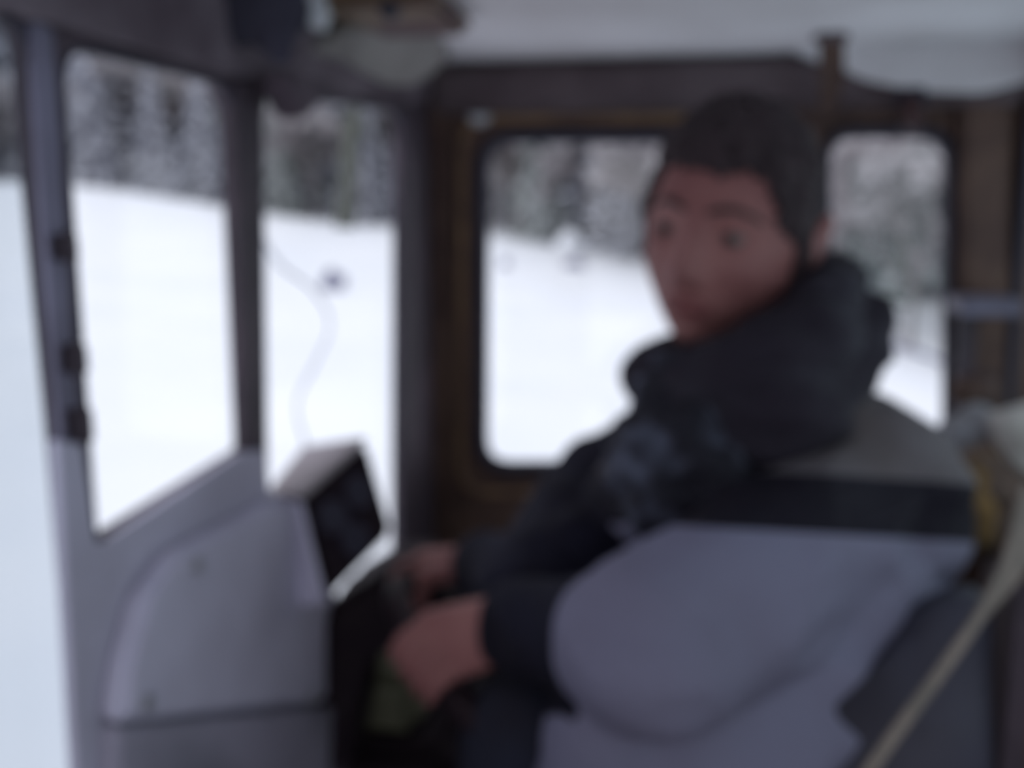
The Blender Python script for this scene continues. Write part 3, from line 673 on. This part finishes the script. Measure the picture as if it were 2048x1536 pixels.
for row, (ex, st, ks) in enumerate([(0.5, 95, [1, 2, 2, 0, 4]), (5, 95, [1, 3, 0, 3, 2]), (10, 100, [3, 3, 1, 0]), (16, 105, [3, 0, 3, 1]), (24, 115, [3, 3])]):
    px = -420+row*37
    while px < 2250:
        left = px < 500
        k = random.choice(ks)
        if row < 2 and left and k == 0: k = 1
        if row < 2 and px > 1600 and k in (1, 3): k = 0 if k == 3 else 2
        sc = random.uniform(.85, 1.1)*(1 if row else .62)
        if px > 1600: sc *= .85
        place_tree(px+random.uniform(-25, 25), ex+random.uniform(-1.5, 2), k, sc, row)
        px += st*(2.0 if px > 1600 else 1)*random.uniform(.8, 1.1)
for k, (o, nm) in enumerate(protos):
    if k not in used: 
        for ch in list(o.children): bpy.data.objects.remove(ch)
        bpy.data.objects.remove(o)
# nearer single trunks
def gp(px, r): r_ = ray(px, 430); az = math.atan2(r_.x, r_.y); x, y = r*math.sin(az), r*math.cos(az); return V((x, y, ground(x, y)))
def trunk(px, r, H, rad, m, lab, lean=.1, seed=1):
    random.seed(seed); b = gp(px, r); t = thing('tree_trunk', b, lab, 'tree')
    bm = bmesh.new(); chain(bm, [(b-V((0, 0, .2)), rad*1.2), (b+V((lean*.3, 0, H*.4)), rad), (b+V((lean, 0, H)), rad*.5)], seg=12)
    link('bole', bm_me(bm), m, t, True)
    for k in range(14):
        z = H*random.uniform(.3, .95); a = random.random()*6.28; bm = bmesh.new(); p = b+V((lean*z/H, 0, z)); q = p+V((math.cos(a), math.sin(a), .3))*random.uniform(.5, 1.3)
        chain(bm, [(p, rad*.3), (q, rad*.12)], seg=6, rings=2); link('branch', bm_me(bm), m, t, True)
trunk(1812, 30, 9.5, .30, MT['mossbark'], 'mossy olive green tree trunk seen through the small rear side window', .3, 2)
trunk(688, 50, 11, .42, MT['mossbark'], 'dark leaning trunk in front of the forest seen through the centre front window', 1.6, 4)
trunk(1035, 52, 11, .26, MT['bark'], 'brown trunk in front of the forest seen through the large door window', -.6, 5)
# lumps on the snow
def rock(name, px, py, r, size, m, lab, cat, seed, flat=.7):
    b = gp(px, r); bm = bmesh.new(); t_ = bmesh.ops.create_icosphere(bm, subdivisions=3, radius=1)
    for v in t_['verts']:
        n_ = 1+.35*noise.noise(v.co*1.3+V((seed, 0, 0))); v.co = V((v.co.x*size[0]*n_, v.co.y*size[1]*n_, v.co.z*size[2]*n_))+b+V((0, 0, size[2]*.4))
    return lb(link(name, bm_me(bm), m, smooth=True), lab, cat)
def rdist(px, py):
    best = 20
    for k in range(60, 600):
        r = k*.1; q = gp(px, r); 
        if proj(q)[1] <= py: return r
    return best
rock('dark_boulder', 660, 565, rdist(660, 580), (.30, .3, .34), MT['rock'], 'small dark blue-grey boulder poking out of the snow behind the pale cord', 'rock', 1)
rock('snow_mound', 1140, 485, rdist(1140, 500), (.62, .6, .60), MT['snow'], 'bright round snow mound at the forest edge seen through the door window', 'snow mound', 4)
rock('mound_shade', 1150, 520, rdist(1150, 535), (.35, .3, .22), MT['rock'], 'low grey lump standing for the shade under the bright snow mound', 'shade lump', 7)  # grey lump added as the shadow beneath the mound
rock('grass_tuft', 1010, 530, rdist(1010, 535), (.16, .16, .2), MT['rock'], 'tiny grey tuft on the snow at the left of the door window', 'tuft', 9)
b0 = gp(1770, rdist(1800, 700)); q1 = P(1770, 688, (b0-EYE).length*.93); q2 = P(1885, 724, (b0-EYE).length*.90)
bm = bmesh.new(); chain(bm, [(q1, .035), (q1.lerp(q2, .5)+V((0, 0, .05)), .06), (q2, .05)], seg=8); chain(bm, [(q1.lerp(q2, .4), .035), (q1.lerp(q2, .1)+V((0, 0, .22)), .015)], seg=6)
lb(link('fallen_branch', bm_me(bm), MT['rock'], smooth=True), 'dark fallen branch on the snow beyond the driver\'s shoulder', 'branch')
